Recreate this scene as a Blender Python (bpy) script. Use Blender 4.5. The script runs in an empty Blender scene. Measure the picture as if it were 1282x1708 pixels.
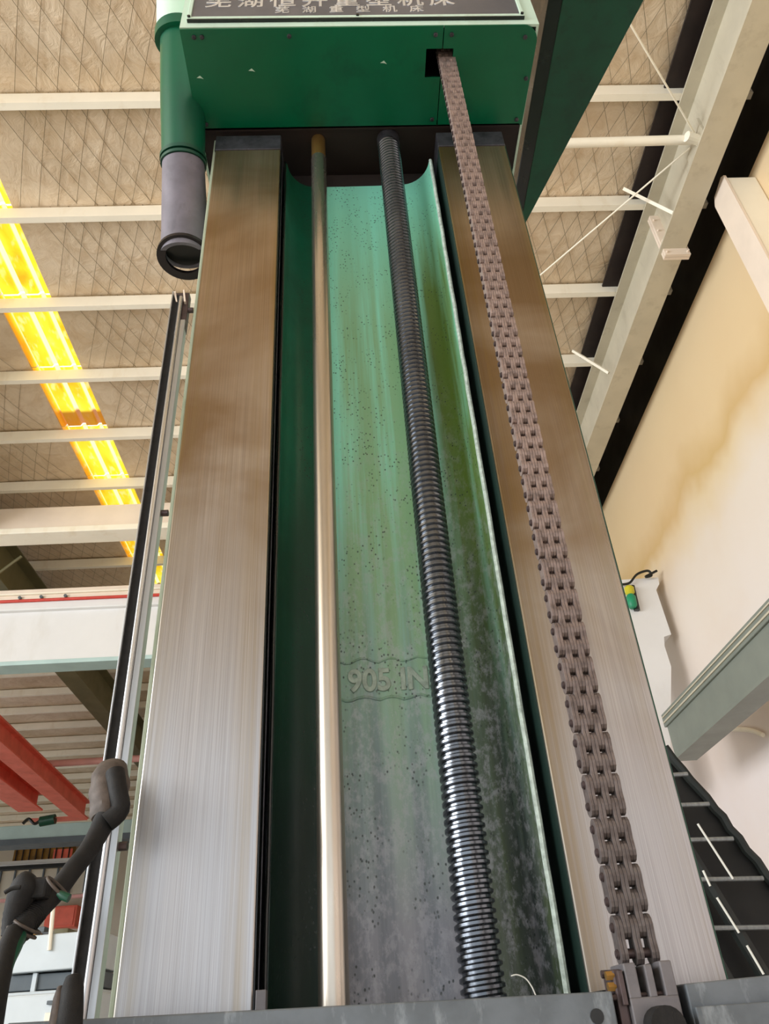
import bpy, bmesh, math, random
from mathutils import Vector, Matrix
random.seed(7)
S = bpy.context.scene
COL = S.collection
# ------------------------------------------------------------------ camera
F = 1270.0
CAM = Vector((0, 0, 1.6))
R3 = Matrix(((0.99812, 0.03963, -0.04649), (-0.01597, -0.56362, -0.82588), (-0.05893, 0.82508, -0.56193)))
def _orth():
    vz = (-133.0, -1861.0); a = 27289.0; b = -(F*F + vz[0]*a)/vz[1]
    Z = Vector((vz[0], -vz[1], -F)).normalized(); X = Vector((a, -b, -F)).normalized(); Y = Z.cross(X)
    return Matrix((X, Y, Z))
R3 = _orth()
cd = bpy.data.cameras.new('camera'); cam = bpy.data.objects.new('camera', cd); COL.objects.link(cam)
cam.matrix_world = Matrix.Translation(CAM) @ R3.to_4x4()
cd.sensor_fit = 'HORIZONTAL'; cd.sensor_width = 36.0; cd.lens = 36.0*F/1282.0
cd.clip_start = 0.02; cd.clip_end = 300
S.camera = cam
# ------------------------------------------------------------------ world and light
w = bpy.data.worlds.new('world'); S.world = w; w.use_nodes = True
bg = w.node_tree.nodes['Background']; bg.inputs[0].default_value = (0.86, 0.93, 1.0, 1); bg.inputs[1].default_value = 1.25
def area(name, loc, rot, sx, sy, power, col):
    l = bpy.data.lights.new(name, 'AREA'); l.shape = 'RECTANGLE'; l.size = sx; l.size_y = sy; l.energy = power; l.color = col
    o = bpy.data.objects.new(name, l); COL.objects.link(o); o.location = loc; o.rotation_euler = rot; return o
area('window_band_light', (-15, -4, 6.0), (0, math.radians(-78), 0), 5, 16, 2400, (0.95, 0.98, 1.0))
S.view_settings.view_transform = 'Standard'; S.view_settings.look = 'None'
S.view_settings.gamma = 1; S.view_settings.use_curve_mapping = False
S.view_settings.exposure = 0.44

# ------------------------------------------------------------------ helpers
def at(px, py, Y=None, Z=None, X=None):
    """point on the sight line of a photo pixel, at a chosen real depth / height / side"""
    d = R3 @ Vector((px - 641.0, -(py - 854.0), -F))
    if Y is not None: t = Y/d.y
    elif Z is not None: t = (Z - CAM.z)/d.z
    else: t = X/d.x
    return CAM + d*t
def hx(s):
    r = [int(s[i:i+2], 16)/255 for i in (0, 2, 4)]
    return tuple((c/12.92 if c <= .04045 else ((c+.055)/1.055)**2.4) for c in r) + (1,)
def box(bm, x0, x1, y0, y1, z0, z1, bev=0):
    t = bmesh.new()
    v = [t.verts.new((x, y, z)) for x in (x0, x1) for y in (y0, y1) for z in (z0, z1)]
    for f in ((0,1,3,2),(4,6,7,5),(0,4,5,1),(2,3,7,6),(0,2,6,4),(1,5,7,3)): t.faces.new([v[i] for i in f])
    bmesh.ops.recalc_face_normals(t, faces=t.faces)
    if bev: bmesh.ops.bevel(t, geom=t.edges[:], offset=bev, segments=2, affect='EDGES', profile=.5)
    me = bpy.data.meshes.new('tmp'); t.to_mesh(me); t.free(); bm.from_mesh(me); bpy.data.meshes.remove(me)
def prism(bm, pts, vec, bev=0):
    t = bmesh.new(); vec = Vector(vec)
    a = [t.verts.new(Vector(p)) for p in pts]; b = [t.verts.new(Vector(p)+vec) for p in pts]
    n = len(pts)
    t.faces.new(a[::-1]); t.faces.new(b)
    for i in range(n): t.faces.new([a[i], a[(i+1) % n], b[(i+1) % n], b[i]])
    bmesh.ops.recalc_face_normals(t, faces=t.faces)
    if bev: bmesh.ops.bevel(t, geom=t.edges[:], offset=bev, segments=2, affect='EDGES', profile=.5)
    me = bpy.data.meshes.new('tmp'); t.to_mesh(me); t.free(); bm.from_mesh(me); bpy.data.meshes.remove(me)
def frame(d):
    d = d.normalized(); u = d.cross(Vector((0, 0, 1)))
    if u.length < .05: u = d.cross(Vector((0, 1, 0)))
    u.normalize(); return u, d.cross(u).normalized()
def tube(bm, pts, rad, seg=16, cap=True):
    pts = [Vector(p) for p in pts]; n = len(pts)
    if not hasattr(rad, '__len__'): rad = [rad]*n
    rings = []; u = None
    for i, p in enumerate(pts):
        d = (pts[min(i+1, n-1)] - pts[max(i-1, 0)]).normalized()
        if u is None: u, v = frame(d)
        else:
            u = (u - d*u.dot(d)).normalized(); v = d.cross(u)
        rings.append([bm.verts.new(p + (u*math.cos(a) + v*math.sin(a))*rad[i]) for a in [2*math.pi*k/seg for k in range(seg)]])
    for a, b in zip(rings, rings[1:]):
        for k in range(seg): bm.faces.new([a[k], a[(k+1) % seg], b[(k+1) % seg], b[k]])
    if cap: bm.faces.new(rings[0][::-1]); bm.faces.new(rings[-1])
    return rings
def spline(pts, k=6):
    pts = [Vector(p) for p in pts]; P = [pts[0]] + pts + [pts[-1]]; out = []
    for i in range(1, len(P)-2):
        for j in range(k):
            t = j/k; a, b, c, d = P[i-1:i+3]
            out.append(.5*((2*b) + (c-a)*t + (2*a-5*b+4*c-d)*t*t + (3*b-a-3*c+d)*t**3))
    return out + [pts[-1]]
def obj(name, bm, mat, parent=None, label=None, cat=None, group=None, kind=None, smooth=False):
    me = bpy.data.meshes.new(name)
    bmesh.ops.recalc_face_normals(bm, faces=bm.faces)
    bm.to_mesh(me); bm.free()
    o = bpy.data.objects.new(name, me); COL.objects.link(o)
    for m in (mat if isinstance(mat, (list, tuple)) else [mat]): me.materials.append(m)
    if smooth:
        for p in me.polygons: p.use_smooth = True
        if smooth != 'all':
            me.set_sharp_from_angle(angle=math.radians(35))
    # put the object's origin at the middle of its mesh
    c = sum((v.co for v in me.vertices), Vector())/max(1, len(me.vertices))
    me.transform(Matrix.Translation(-c))
    base = c
    if parent:
        o.parent = parent; base = c - WORLD[parent.name]
    o.location = base; WORLD[o.name] = c
    if label: o['label'] = label
    if cat: o['category'] = cat
    if group: o['group'] = group
    if kind: o['kind'] = kind
    return o
WORLD = {}
def empty(name, loc, label, cat, group=None):
    o = bpy.data.objects.new(name, None); COL.objects.link(o); o.location = loc; WORLD[o.name] = Vector(loc)
    o.empty_display_size = .1
    o['label'] = label; o['category'] = cat
    if group: o['group'] = group
    return o
def dup(src, name, world, parent=None, **kw):
    c = src.copy(); c.name = name; COL.objects.link(c)
    if parent: c.parent = parent; c.location = Vector(world) - WORLD[parent.name]
    else: c.parent = None; c.location = world
    WORLD[c.name] = Vector(world)
    for k, v in kw.items(): c[k] = v
    return c
def textmesh(name, body, size, depth, mat, M, parent, spacing=1.0, bevel=0, label=None):
    cu = bpy.data.curves.new('lettering_curve', 'FONT'); cu.body = body; cu.size = size; cu.extrude = depth; cu.space_character = spacing
    cu.bevel_depth = bevel; cu.align_x = 'LEFT'; cu.offset = size*.012
    t = bpy.data.objects.new('lettering_curve', cu); COL.objects.link(t)
    dg = bpy.context.evaluated_depsgraph_get(); me = bpy.data.meshes.new_from_object(t.evaluated_get(dg))
    bpy.data.objects.remove(t); bpy.data.curves.remove(cu)
    me.transform(M); bm = bmesh.new(); bm.from_mesh(me); bpy.data.meshes.remove(me)
    return obj(name, bm, mat, parent, label=label)

# ------------------------------------------------------------------ materials
class N:
    def __init__(s, name):
        s.m = bpy.data.materials.new(name); s.m.use_nodes = True; s.t = s.m.node_tree
        s.b = s.t.nodes['Principled BSDF']
        g = s.t.nodes.new('ShaderNodeNewGeometry'); s.pos = g.outputs['Position']
    def map(s, sc, off=(0, 0, 0)):
        n = s.t.nodes.new('ShaderNodeMapping'); s.t.links.new(s.pos, n.inputs[0]); n.inputs['Scale'].default_value = sc; n.inputs['Location'].default_value = off
        return n.outputs[0]
    def noise(s, sc, scale=1., detail=4, rough=.55, dist=0, off=(0, 0, 0)):
        n = s.t.nodes.new('ShaderNodeTexNoise'); s.t.links.new(s.map(sc, off), n.inputs['Vector'])
        n.inputs['Scale'].default_value = scale; n.inputs['Detail'].default_value = detail; n.inputs['Roughness'].default_value = rough; n.inputs['Distortion'].default_value = dist
        return n.outputs[0]
    def voro(s, sc, scale=1., feature='F1'):
        n = s.t.nodes.new('ShaderNodeTexVoronoi'); s.t.links.new(s.map(sc), n.inputs['Vector']); n.inputs['Scale'].default_value = scale; n.feature = feature
        return n.outputs['Distance']
    def ramp(s, src, stops, interp='LINEAR'):
        n = s.t.nodes.new('ShaderNodeValToRGB'); s.t.links.new(src, n.inputs[0]); e = n.color_ramp.elements; n.color_ramp.interpolation = interp
        while len(e) < len(stops): e.new(.5)
        for i, (p, c) in enumerate(stops):
            e[i].position = p; e[i].color = c if len(c) == 4 else tuple(c) + (1,)
        return n.outputs[0]
    def rng(s, src, a, b, c=0., d=1.):
        n = s.t.nodes.new('ShaderNodeMapRange'); s.t.links.new(src, n.inputs[0])
        for i, v in enumerate((a, b, c, d)): n.inputs[i+1].default_value = v
        return n.outputs[0]
    def mix(s, fac, a, b, mode='MIX'):
        n = s.t.nodes.new('ShaderNodeMix'); n.data_type = 'RGBA'; n.blend_type = mode
        for i, v in ((0, fac), (6, a), (7, b)):
            if isinstance(v, (int, float)): n.inputs[i].default_value = v
            elif isinstance(v, tuple): n.inputs[i].default_value = v
            else: s.t.links.new(v, n.inputs[i])
        return n.outputs[2]
    def math(s, op, a, b=0.):
        n = s.t.nodes.new('ShaderNodeMath'); n.operation = op
        for i, v in enumerate((a, b)):
            if isinstance(v, (int, float)): n.inputs[i].default_value = v
            else: s.t.links.new(v, n.inputs[i])
        return n.outputs[0]
    def axis(s, k):
        n = s.t.nodes.new('ShaderNodeSeparateXYZ'); s.t.links.new(s.pos, n.inputs[0]); return n.outputs[k]
    def set(s, col=None, rough=None, metal=None, **kw):
        for key, v in (('Base Color', col), ('Roughness', rough), ('Metallic', metal)):
            if v is None: continue
            if isinstance(v, (int, float, tuple)): s.b.inputs[key].default_value = v
            else: s.t.links.new(v, s.b.inputs[key])
        for k, v in kw.items(): s.b.inputs[k].default_value = v
        return s
    def bump(s, h, strength=.3, dist=.002):
        n = s.t.nodes.new('ShaderNodeBump'); n.inputs['Strength'].default_value = strength; n.inputs['Distance'].default_value = dist
        s.t.links.new(h, n.inputs['Height']); s.t.links.new(n.outputs[0], s.b.inputs['Normal']); return s
def paint(name, c, rough=.45, var=.12, metal=0., sc=6., dirt=None, dirtamt=.5, bump=.1):
    n = N(name); a = n.noise((1, 1, 1), sc, 5)
    col = hx(c); dk = tuple(v*(1-var*2) for v in col[:3]) + (1,)
    out = n.mix(n.rng(a, .35, .7), col, dk)
    if dirt:
        d = n.rng(n.noise((1, 1, .35), sc*1.7, 6, .65, off=(5, 2, 1)), .55, .75); d = n.math('MULTIPLY', d, dirtamt)
        out = n.mix(d, out, hx(dirt))
    n.set(out, n.rng(a, .2, .8, rough-.06, rough+.1), metal)
    if bump: n.bump(n.noise((1, 1, 1), sc*14, 3), bump, .001)
    return n.m

def way_steel(name, side):
    n = N(name)
    fine = n.noise((420, 60, 1.6), 1., 3, .6)
    med = n.noise((38, 10, .5), 1., 4, .55, off=(3, 0, 1))
    cloud = n.noise((1.6, 1, 2.3), 1., 4, .5, .5, off=(side*4, 0, 2.4))
    base = n.mix(n.rng(fine, .3, .7), hx('d8cfc2'), hx('b9b0a4'))
    tan_refl = n.mix(n.rng(n.axis(2), 2.0, 3.6), hx('c2cade'), hx('ccb494'))  # bluish window reflection painted into the lower part, tan oil tint above
    base = n.mix(.75, base, tan_refl, 'MULTIPLY')
    # brown oil film, in soft uneven patches
    film = n.math('MULTIPLY', n.rng(cloud, .42, .62), n.rng(n.axis(2), 1.8, 2.5))
    base = n.mix(n.math('MULTIPLY', film, .72), base, hx('7c603a'))
    # yellow varnish along one edge of each way
    x0, x1 = ((-.185, -.25) if side < 0 else (.36, .43))
    edge = n.rng(n.axis(0), x0, x1, 1., 0.)
    edge = n.math('MULTIPLY', edge, n.rng(med, .38, .62))
    base = n.mix(n.math('MULTIPLY', edge, .6), base, hx('94793a'))
    x2, x3 = ((-.404, -.36) if side < 0 else (.585, .53))
    e2 = n.math('MULTIPLY', n.rng(n.axis(0), x2, x3, 1., 0.), n.rng(med, .42, .66))
    base = n.mix(n.math('MULTIPLY', e2, .45), base, hx('8d7c48'))
    n.set(base, n.rng(med, .3, .7, .27, .4), .88)
    n.b.inputs['Anisotropic'].default_value = .35
    n.bump(fine, .16, .0006)
    return n.m
def cast_paint(name):
    n = N(name)
    streak = n.noise((16, 8, .55), 1., 5, .6)
    streak2 = n.noise((26, 9, .8), 1., 4, .6, off=(7, 1, 0))
    blot = n.noise((5, 5, 3), 1., 5, .6)
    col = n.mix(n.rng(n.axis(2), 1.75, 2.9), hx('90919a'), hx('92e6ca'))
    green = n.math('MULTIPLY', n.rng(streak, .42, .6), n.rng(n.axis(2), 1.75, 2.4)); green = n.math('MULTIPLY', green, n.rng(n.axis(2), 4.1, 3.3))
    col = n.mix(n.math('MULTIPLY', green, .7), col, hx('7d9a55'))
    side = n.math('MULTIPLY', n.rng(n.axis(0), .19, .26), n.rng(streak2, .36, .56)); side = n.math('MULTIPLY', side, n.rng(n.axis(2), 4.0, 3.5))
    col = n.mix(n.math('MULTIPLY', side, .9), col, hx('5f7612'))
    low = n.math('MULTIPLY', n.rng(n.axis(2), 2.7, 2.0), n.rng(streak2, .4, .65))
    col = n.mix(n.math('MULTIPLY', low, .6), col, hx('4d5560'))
    right_low = n.math('MULTIPLY', n.rng(n.axis(0), .225, .25), n.rng(n.axis(2), 2.75, 2.1)); right_low = n.math('MULTIPLY', right_low, n.rng(streak, .62, .4))  # right wing darker towards the bottom
    col = n.mix(n.math('MULTIPLY', right_low, .9), col, hx('16261f'))
    band = n.math('MULTIPLY', n.rng(n.axis(0), .205, .235), n.rng(n.axis(0), .30, .262)); band = n.math('MULTIPLY', band, n.rng(n.axis(2), 3.8, 3.2))
    col = n.mix(n.math('MULTIPLY', band, .6), col, hx('33401c'))
    mott = n.math('MULTIPLY', n.rng(n.noise((48, 48, 30), 1., 5, .75, off=(1, 9, 4)), .48, .62), n.rng(n.axis(2), 3.2, 2.2))
    col = n.mix(n.math('MULTIPLY', mott, .4), col, hx('b4b4be'))
    # left wing: its shade painted in as dark green, darker towards the bottom
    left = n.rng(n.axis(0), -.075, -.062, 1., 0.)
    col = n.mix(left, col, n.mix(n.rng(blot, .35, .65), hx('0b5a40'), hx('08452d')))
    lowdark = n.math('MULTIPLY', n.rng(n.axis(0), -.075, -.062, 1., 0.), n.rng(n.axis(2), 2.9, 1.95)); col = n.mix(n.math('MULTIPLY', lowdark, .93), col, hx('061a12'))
    pits = n.rng(n.voro((110, 110, 80)), .14, .27, 1., 0.)
    pits = n.math('MULTIPLY', pits, n.rng(n.noise((14, 14, 9), 1., 3), .45, .56))
    col = n.mix(n.math('MULTIPLY', pits, .85), col, hx('13241e'))
    n.set(col, n.rng(blot, .3, .7, .3, .5), 0.)
    n.b.inputs['Specular IOR Level'].default_value = .6
    n.bump(n.math('SUBTRACT', n.noise((50, 50, 30), 1., 4), n.math('MULTIPLY', pits, .6)), .35, .002)
    return n.m
def steel(name, c, rough=.3, metal=.9, sc=(30, 30, 2), var=.5, dark='3a332c'):
    n = N(name); a = n.noise(sc, 1., 5, .6)
    n.set(n.mix(n.rng(a, .4, .8, 0, var), hx(c), hx(dark)), n.rng(a, .3, .7, rough-.05, rough+.12), metal)
    n.bump(n.noise(tuple(v*6 for v in sc), 1., 3), .1, .0005)
    return n.m
def foil():
    n = N('insulation_foil')
    a = n.noise((1, 1, 1), .55, 5, .6); b = n.noise((1, 1, 1), 3.2, 5, .65, 1.2, off=(3, 3, 3))
    col = n.mix(n.rng(a, .35, .65), hx('ecd8bd'), hx('d2bb9c'))
    col = n.mix(n.rng(b, .45, .72, 0, .4), col, hx('b8905c'))
    ye = n.math('ABSOLUTE', n.math('SUBTRACT', n.math('FRACT', n.math('DIVIDE', n.math('SUBTRACT', n.axis(1), 4.59-1.465*20), 1.465)), .06))
    col = n.mix(n.math('MULTIPLY', n.rng(ye, 0, .14, 1, 0), n.rng(a, .35, .6, .2, .7)), col, hx('a98d4c'))
    n.set(col, .55, .1)
    n.bump(b, .6, .05)
    return n.m
def skylight():
    n = N('yellow_fibreglass')
    a = n.noise((1.6, .7, .4), 1.7, 4, .5, .3); b = n.noise((3, 1.1, 1), 3.2, 3, .5, off=(2, 2, 2))
    col = n.ramp(a, [(.28, hx('e8a818')), (.42, hx('f2cc20')), (.6, hx('f8e838')), (.8, hx('fdf590'))])
    col = n.mix(n.rng(b, .55, .68, 0, .5), col, hx('fff8b8'))
    col = n.mix(n.rng(n.axis(2), 10.862, 10.885), col, hx('fff2c4'))
    st = n.math('MULTIPLY', n.rng(n.axis(1), 10.02, 10.1), n.rng(n.axis(1), 10.5, 10.42)); col = n.mix(n.math('MULTIPLY', st, .85), col, hx('9a4a08'))
    col = n.mix(n.math('MULTIPLY', n.rng(n.axis(0), -5.03, -4.93, 1, 0), .8), col, hx('dc8a10'))
    n.set(col, .5, 0.)
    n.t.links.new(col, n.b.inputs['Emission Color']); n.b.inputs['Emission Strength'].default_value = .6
    return n.m

M = {}
M['way_l'] = way_steel('ground_steel_left', -1); M['way_r'] = way_steel('ground_steel_right', 1)
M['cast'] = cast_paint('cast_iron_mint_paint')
M['green'] = paint('gloss_green_paint', '006a46', .3, .12, sc=2.5, dirt='06382a', dirtamt=.6)
M['green_dk'] = paint('dark_green_paint', '074a34', .4, .15, sc=9, dirt='031a12')
M['greenblack'] = paint('green_black_paint', '1f332d', .4, .2, sc=9)
M['mint'] = paint('pale_mint_paint', 'cfe6d2', .4, .06, sc=5, dirt='a3a888', dirtamt=.4)
M['greenpale'] = paint('pale_green_edge', 'a9b39c', .45, .1, sc=10, dirt='6d7a52')
M['rim'] = paint('worn_rim', 'cddbd0', .5, .2, sc=70, dirt='54695a', dirtamt=.6)
M['black'] = paint('glossy_black', '0e1210', .28, .3, sc=10)
M['darkbrown'] = paint('dark_brown_shade', '2a1d18', .7, .2, sc=4)
M['topblock'] = paint('oily_grey_steel', '4c4a50', .4, .3, .4, sc=30, dirt='151515', dirtamt=.8)
M['rod'] = steel('polished_rod', 'ccc3b6', .24, .95, (12, 12, 1.2), .5, '7c6440')
M['bronze'] = steel('bronze_sleeve', 'b58d4e', .35, .8)
M['thread'] = steel('thread_steel', '74787e', .2, .95, (14, 14, 6), .45, '1b1b22')
M['chain'] = steel('rusty_chain', '96837c', .5, .4, (60, 60, 60), .7, '4e403a')
n = N('oiled_chain_steel'); a = n.noise((60, 60, 60), 1., 5, .6); g = n.rng(n.axis(2), 1.75, 2.6)
c = n.mix(g, hx('6a6260'), hx('a38d84')); c = n.mix(n.rng(a, .4, .75, 0, .7), c, hx('453833'))
n.set(c, n.rng(a, .3, .7, .4, .6), .4); n.bump(a, .3, .0006); M['chain'] = n.m
M['letter'] = paint('worn_letter_paint', 'a8b8a8', .45, .2, sc=60, dirt='3c4a40', dirtamt=.5)
M['chain_pin'] = steel('chain_pin_steel', '5a4c4c', .45, .5, (60, 60, 60))
M['clevis'] = steel('grey_clevis', '767274', .45, .35, (30, 30, 30), .4, '4a4648')
M['bar'] = paint('worn_grey_bar', '6f757a', .45, .15, .35, sc=18, dirt='b8c0c4', dirtamt=.55)
M['alu'] = steel('aluminium_profile', 'b4b6b8', .32, .8, (80, 80, 3), .3, '6c6c6c')
M['tube'] = steel('silver_tube', 'd0d0d0', .22, .9, (30, 30, 3), .3, '6a5f55')
M['rubber'] = paint('black_rubber', '0e0b0a', .7, .3, sc=60, dirt='2a2420', dirtamt=.4, bump=.5)
M['taupe'] = paint('dusty_sleeve', '5c5048', .65, .25, sc=40, dirt='241c18', bump=.4)
M['plate'] = paint('grey_nameplate', '6a6a70', .35, .12, .3, sc=4, dirt='8a8488')
M['silver'] = steel('silver_text', 'e8e8e8', .3, .6)
M['duct'] = paint('duct_green_paint', '045a3c', .35, .12, sc=4)
M['pipe'] = paint('lilac_grey_pipe', '7a737c', .5, .15, sc=12, dirt='4a4548')
M['pipe_ring'] = paint('dark_pipe_ring', '1c1216', .4, .2)
M['cream'] = paint('cream_steel', 'fff6e2', .45, .03, sc=2, dirt='d8bc8c', dirtamt=.3)
M['white'] = paint('white_paint', 'eceae8', .4, .03, sc=1.2, dirt='cfc8bc', dirtamt=.3)
M['pinkwhite'] = paint('warm_white_steel', 'f4e2cf', .45, .05, sc=2)
M['red'] = paint('red_crane_paint', 'ff7860', .45, .08, sc=2, dirt='c04030')
M['pink'] = paint('pink_pipe', 'e8a8a0', .45, .08, sc=2)
M['redline'] = paint('red_cable', 'd23a28', .5, .1)
M['greybeam'] = paint('grey_rafter_paint', 'cfc6b0', .45, .06, sc=2.5, dirt='a59a84')
M['olive'] = paint('olive_rafter', '77704e', .5, .1, sc=2)
M['runway'] = paint('grey_green_girder', '858a80', .42, .06, sc=2.5)
M['teal'] = paint('pale_teal_steel', 'bcd4d0', .45, .06, sc=2)
M['slate'] = paint('slate_steel', '5d666c', .5, .1, sc=2)
M['wallcream'] = paint('far_wall_cladding', 'd8ccb8', .7, .08, sc=.4, dirt='a89878')
M['floor'] = paint('concrete_floor', 'c4beb2', .6, .15, sc=.5)
M['dark'] = paint('dark_panel', '0c0b08', .6, .3, sc=3)
M['ladder'] = paint('black_ladder_steel', '1a1f1c', .45, .25, sc=8)
M['ladder_rung'] = steel('ladder_rung_steel', '9ca0a2', .4, .6)
M['bluewhite'] = paint('blue_white_machine', 'd4dde2', .4, .04, sc=2)
M['ochre'] = paint('ochre_panel', 'a3762c', .6, .3, sc=2)
M['yellow'] = paint('yellow_plastic', 'd8cc30', .4, .1)
M['bottlegreen'] = paint('green_plastic', '1f9a6c', .4, .2)
M['wire'] = paint('white_wire', 'e8e6dc', .4, .03)
M['net'] = paint('dusty_wire', '9a8a6e', .6, .1)
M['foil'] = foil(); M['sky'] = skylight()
n = N('right_wall_plaster')
a = n.noise((1, .5, .55), .9, 5, .55); 
c = n.mix(n.rng(n.axis(2), 3.5, 8.5), hx('ece4e0'), hx('e4cda8'))
zw = n.math('ADD', n.axis(2), n.rng(n.noise((1, .5, .4), .8, 4, .55), .3, .7, -.45, .45))
c = n.ramp(n.rng(zw, 4.0, 10.0), [(.0, hx('f2e8e6')), (.5, hx('eadccb')), (.605, hx('e6cfa8')), (.66, hx('d6b47a')), (.76, hx('e8cc9e')), (1., hx('ecd2a8'))])
c = n.mix(n.rng(a, .4, .8, 0, .3), c, hx('e0bc98'))
n.set(c, .75); M['wall_r'] = n.m

# ------------------------------------------------------------------ the building
bm = bmesh.new(); box(bm, -24, 5.6, -22, 42.4, -.2, 0); obj('floor', bm, M['floor'], kind='structure')
bm = bmesh.new(); box(bm, 5.0, 5.3, -22, 42, 0, 9.9); obj('wall_right', bm, M['wall_r'], kind='structure')
bm = bmesh.new(); box(bm, 5.05, 5.3, -22, 42, 9.92, 10.75); obj('trim_1', bm, M['dark'], kind='structure')  # eave cladding, shade of the gap above the wall painted in as near black
bm = bmesh.new(); box(bm, -24, 5.3, 42, 42.3, 0, 10.8); obj('wall_back', bm, M['wallcream'], kind='structure')
bm = bmesh.new(); box(bm, -22.3, -22, 12, 42, 7.0, 10.8); obj('wall_left_blocker', bm, M['wallcream'], kind='structure')  # unseen high band of left wall, added to keep daylight off the far roof
bm = bmesh.new(); box(bm, 3.95, 4.75, -22, 42, 10.68, 10.71); obj('shade_strip', bm, M['darkbrown'], kind='structure')  # dark strip added to paint the shade along the rafter's top flange
SKY = (-5.05, -4.25, 1.66, 16.3)
bm = bmesh.new()
def foilgrid(x0, x1, y0, y1, st=.33):
    nx = max(1, int((x1-x0)/st)); ny = max(1, int((y1-y0)/st)); g = []
    for j in range(ny+1):
        row = []
        for i in range(nx+1):
            x = x0+(x1-x0)*i/nx; y = y0+(y1-y0)*j/ny
            ph = ((y-4.59)/1.465) % 1.0
            sag = -.055*math.sin(math.pi*ph) + random.uniform(-.012, .012)
            if i in (0, nx): sag = 0
            row.append(bm.verts.new((x, y, 10.81+sag)))
        g.append(row)
    for j in range(ny):
        for i in range(nx): bm.faces.new([g[j][i], g[j][i+1], g[j+1][i+1], g[j+1][i]])
foilgrid(-22, SKY[0], -22, 42); foilgrid(SKY[1], 5.3, -22, 42)
foilgrid(SKY[0], SKY[1], -22, SKY[2]); foilgrid(SKY[0], SKY[1], SKY[3], 42)
# roof deck above the foil, with the skylight opening left free
box(bm, -22, SKY[0], -22, 42, 10.95, 11.05); box(bm, SKY[1], 5.3, -22, 42, 10.95, 11.05)
box(bm, SKY[0], SKY[1], -22, SKY[2], 10.95, 11.05); box(bm, SKY[0], SKY[1], SKY[3], 42, 10.95, 11.05)
ceil = obj('ceiling', bm, M['foil'], kind='structure', smooth='all')
# wire net that carries the insulation
bm = bmesh.new()
def wirebar(p, q, r=.006):
    p = Vector(p); q = Vector(q); d = (q-p).normalized(); u, v = frame(d)
    a = [bm.verts.new(p+u*x*r+v*y*r) for x, y in ((1, 0), (-.5, .87), (-.5, -.87))]; b = [bm.verts.new(q+u*x*r+v*y*r) for x, y in ((1, 0), (-.5, .87), (-.5, -.87))]
    for k in range(3): bm.faces.new([a[k], a[(k+1) % 3], b[(k+1) % 3], b[k]])
for ys in [4.59+1.465*k for k in range(-2, 8)]:
    for k in range(60):
        x = -8.8+k*.24
        for s in (-1, 1):
            pts = []
            for t in (0, .25, .5, .75, 1):
                xx = x+s*.62*t*1.0
                pts.append((xx, ys+1.465*t, 10.79-.055*math.sin(math.pi*t)))
            if SKY[0]-.05 < pts[0][0] < SKY[1]+.05 or SKY[0]-.05 < pts[-1][0] < SKY[1]+.05 or max(pts[0][0], pts[-1][0]) > 5: continue
            for a_, b_ in zip(pts, pts[1:]): wirebar(a_, b_, .0035)
obj('wire_netting', bm, M['net'], ceil, kind='stuff')
# purlins: lipped channels in X direction
def purlin_bm(y, x0=-22, x1=5.0):
    b = bmesh.new()
    prof = [(0, 0), (.085, 0), (.085, .035), (.078, .035), (.078, .008), (.007, .008), (.007, .2), (.085, .2), (.085, .207), (0, .207)]
    prism(b, [(x0, y+p, 10.56+q) for p, q in prof], (x1-x0, 0, 0)); return b
p0 = None
for k in range(-15, 26):
    y = 4.59+1.465*k
    if p0 is None: p0 = obj('purlin', purlin_bm(y), M['cream'], ceil); y_0 = y; c0 = WORLD[p0.name].copy()
    else: dup(p0, 'purlin', c0+Vector((0, y-y_0, 0)), ceil)
# fibreglass skylight: one sheet per bay, with raised ribs
xs = [-5.05, -4.99, -4.96, -4.93, -4.87, -4.72, -4.69, -4.64, -4.61, -4.56, -4.43, -4.40, -4.36, -4.33, -4.25]
zs = [0, 0, .05, 0, 0, 0, .06, .06, 0, 0, 0, .05, .05, 0, 0]
sk0 = None
for k in range(10):
    y = 1.66+1.465*k
    if sk0 is None:
        bm = bmesh.new(); lo = [(x, y+.02, 10.84+z) for x, z in zip(xs, zs)]
        prism(bm, lo + [(x, y+.02, 10.855+z) for x, z in zip(xs[::-1], zs[::-1])], (0, 1.43, 0))
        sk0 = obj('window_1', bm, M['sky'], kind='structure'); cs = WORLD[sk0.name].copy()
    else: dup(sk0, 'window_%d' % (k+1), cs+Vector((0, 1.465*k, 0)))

def ibeam(bm, x, y0, y1, zb, zt, fw=.34, tf=.025, tw=.014):
    box(bm, x-fw/2, x+fw/2, y0, y1, zb, zb+tf); box(bm, x-tw/2, x+tw/2, y0, y1, zb+tf, zt-tf); box(bm, x-fw/2, x+fw/2, y0, y1, zt-tf, zt)
r = empty('roof_rafter', (4.3, 0, 9.7), 'pale grey steel I-beam rafter running back beside the right wall', 'beam')
bm = bmesh.new(); ibeam(bm, 4.3, -20, 41.5, 9.7, 10.55); obj('beam_section', bm, M['greybeam'], r)
bm = bmesh.new(); box(bm, 4.17, 4.5, 6.12, 6.16, 9.58, 10.4); obj('splice_plate', bm, M['pinkwhite'], r)
bm = bmesh.new(); box(bm, 4.17, 4.5, 6.165, 6.205, 9.58, 10.4); obj('splice_plate', bm, M['pinkwhite'], r)
for i in range(4):
    for x in (4.2, 4.47):
        bm = bmesh.new(); tube(bm, [(x, 6.09, 9.63+i*.22), (x, 6.23, 9.63+i*.22)], .016, 6); obj('bolt', bm, M['pinkwhite'], r)
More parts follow.
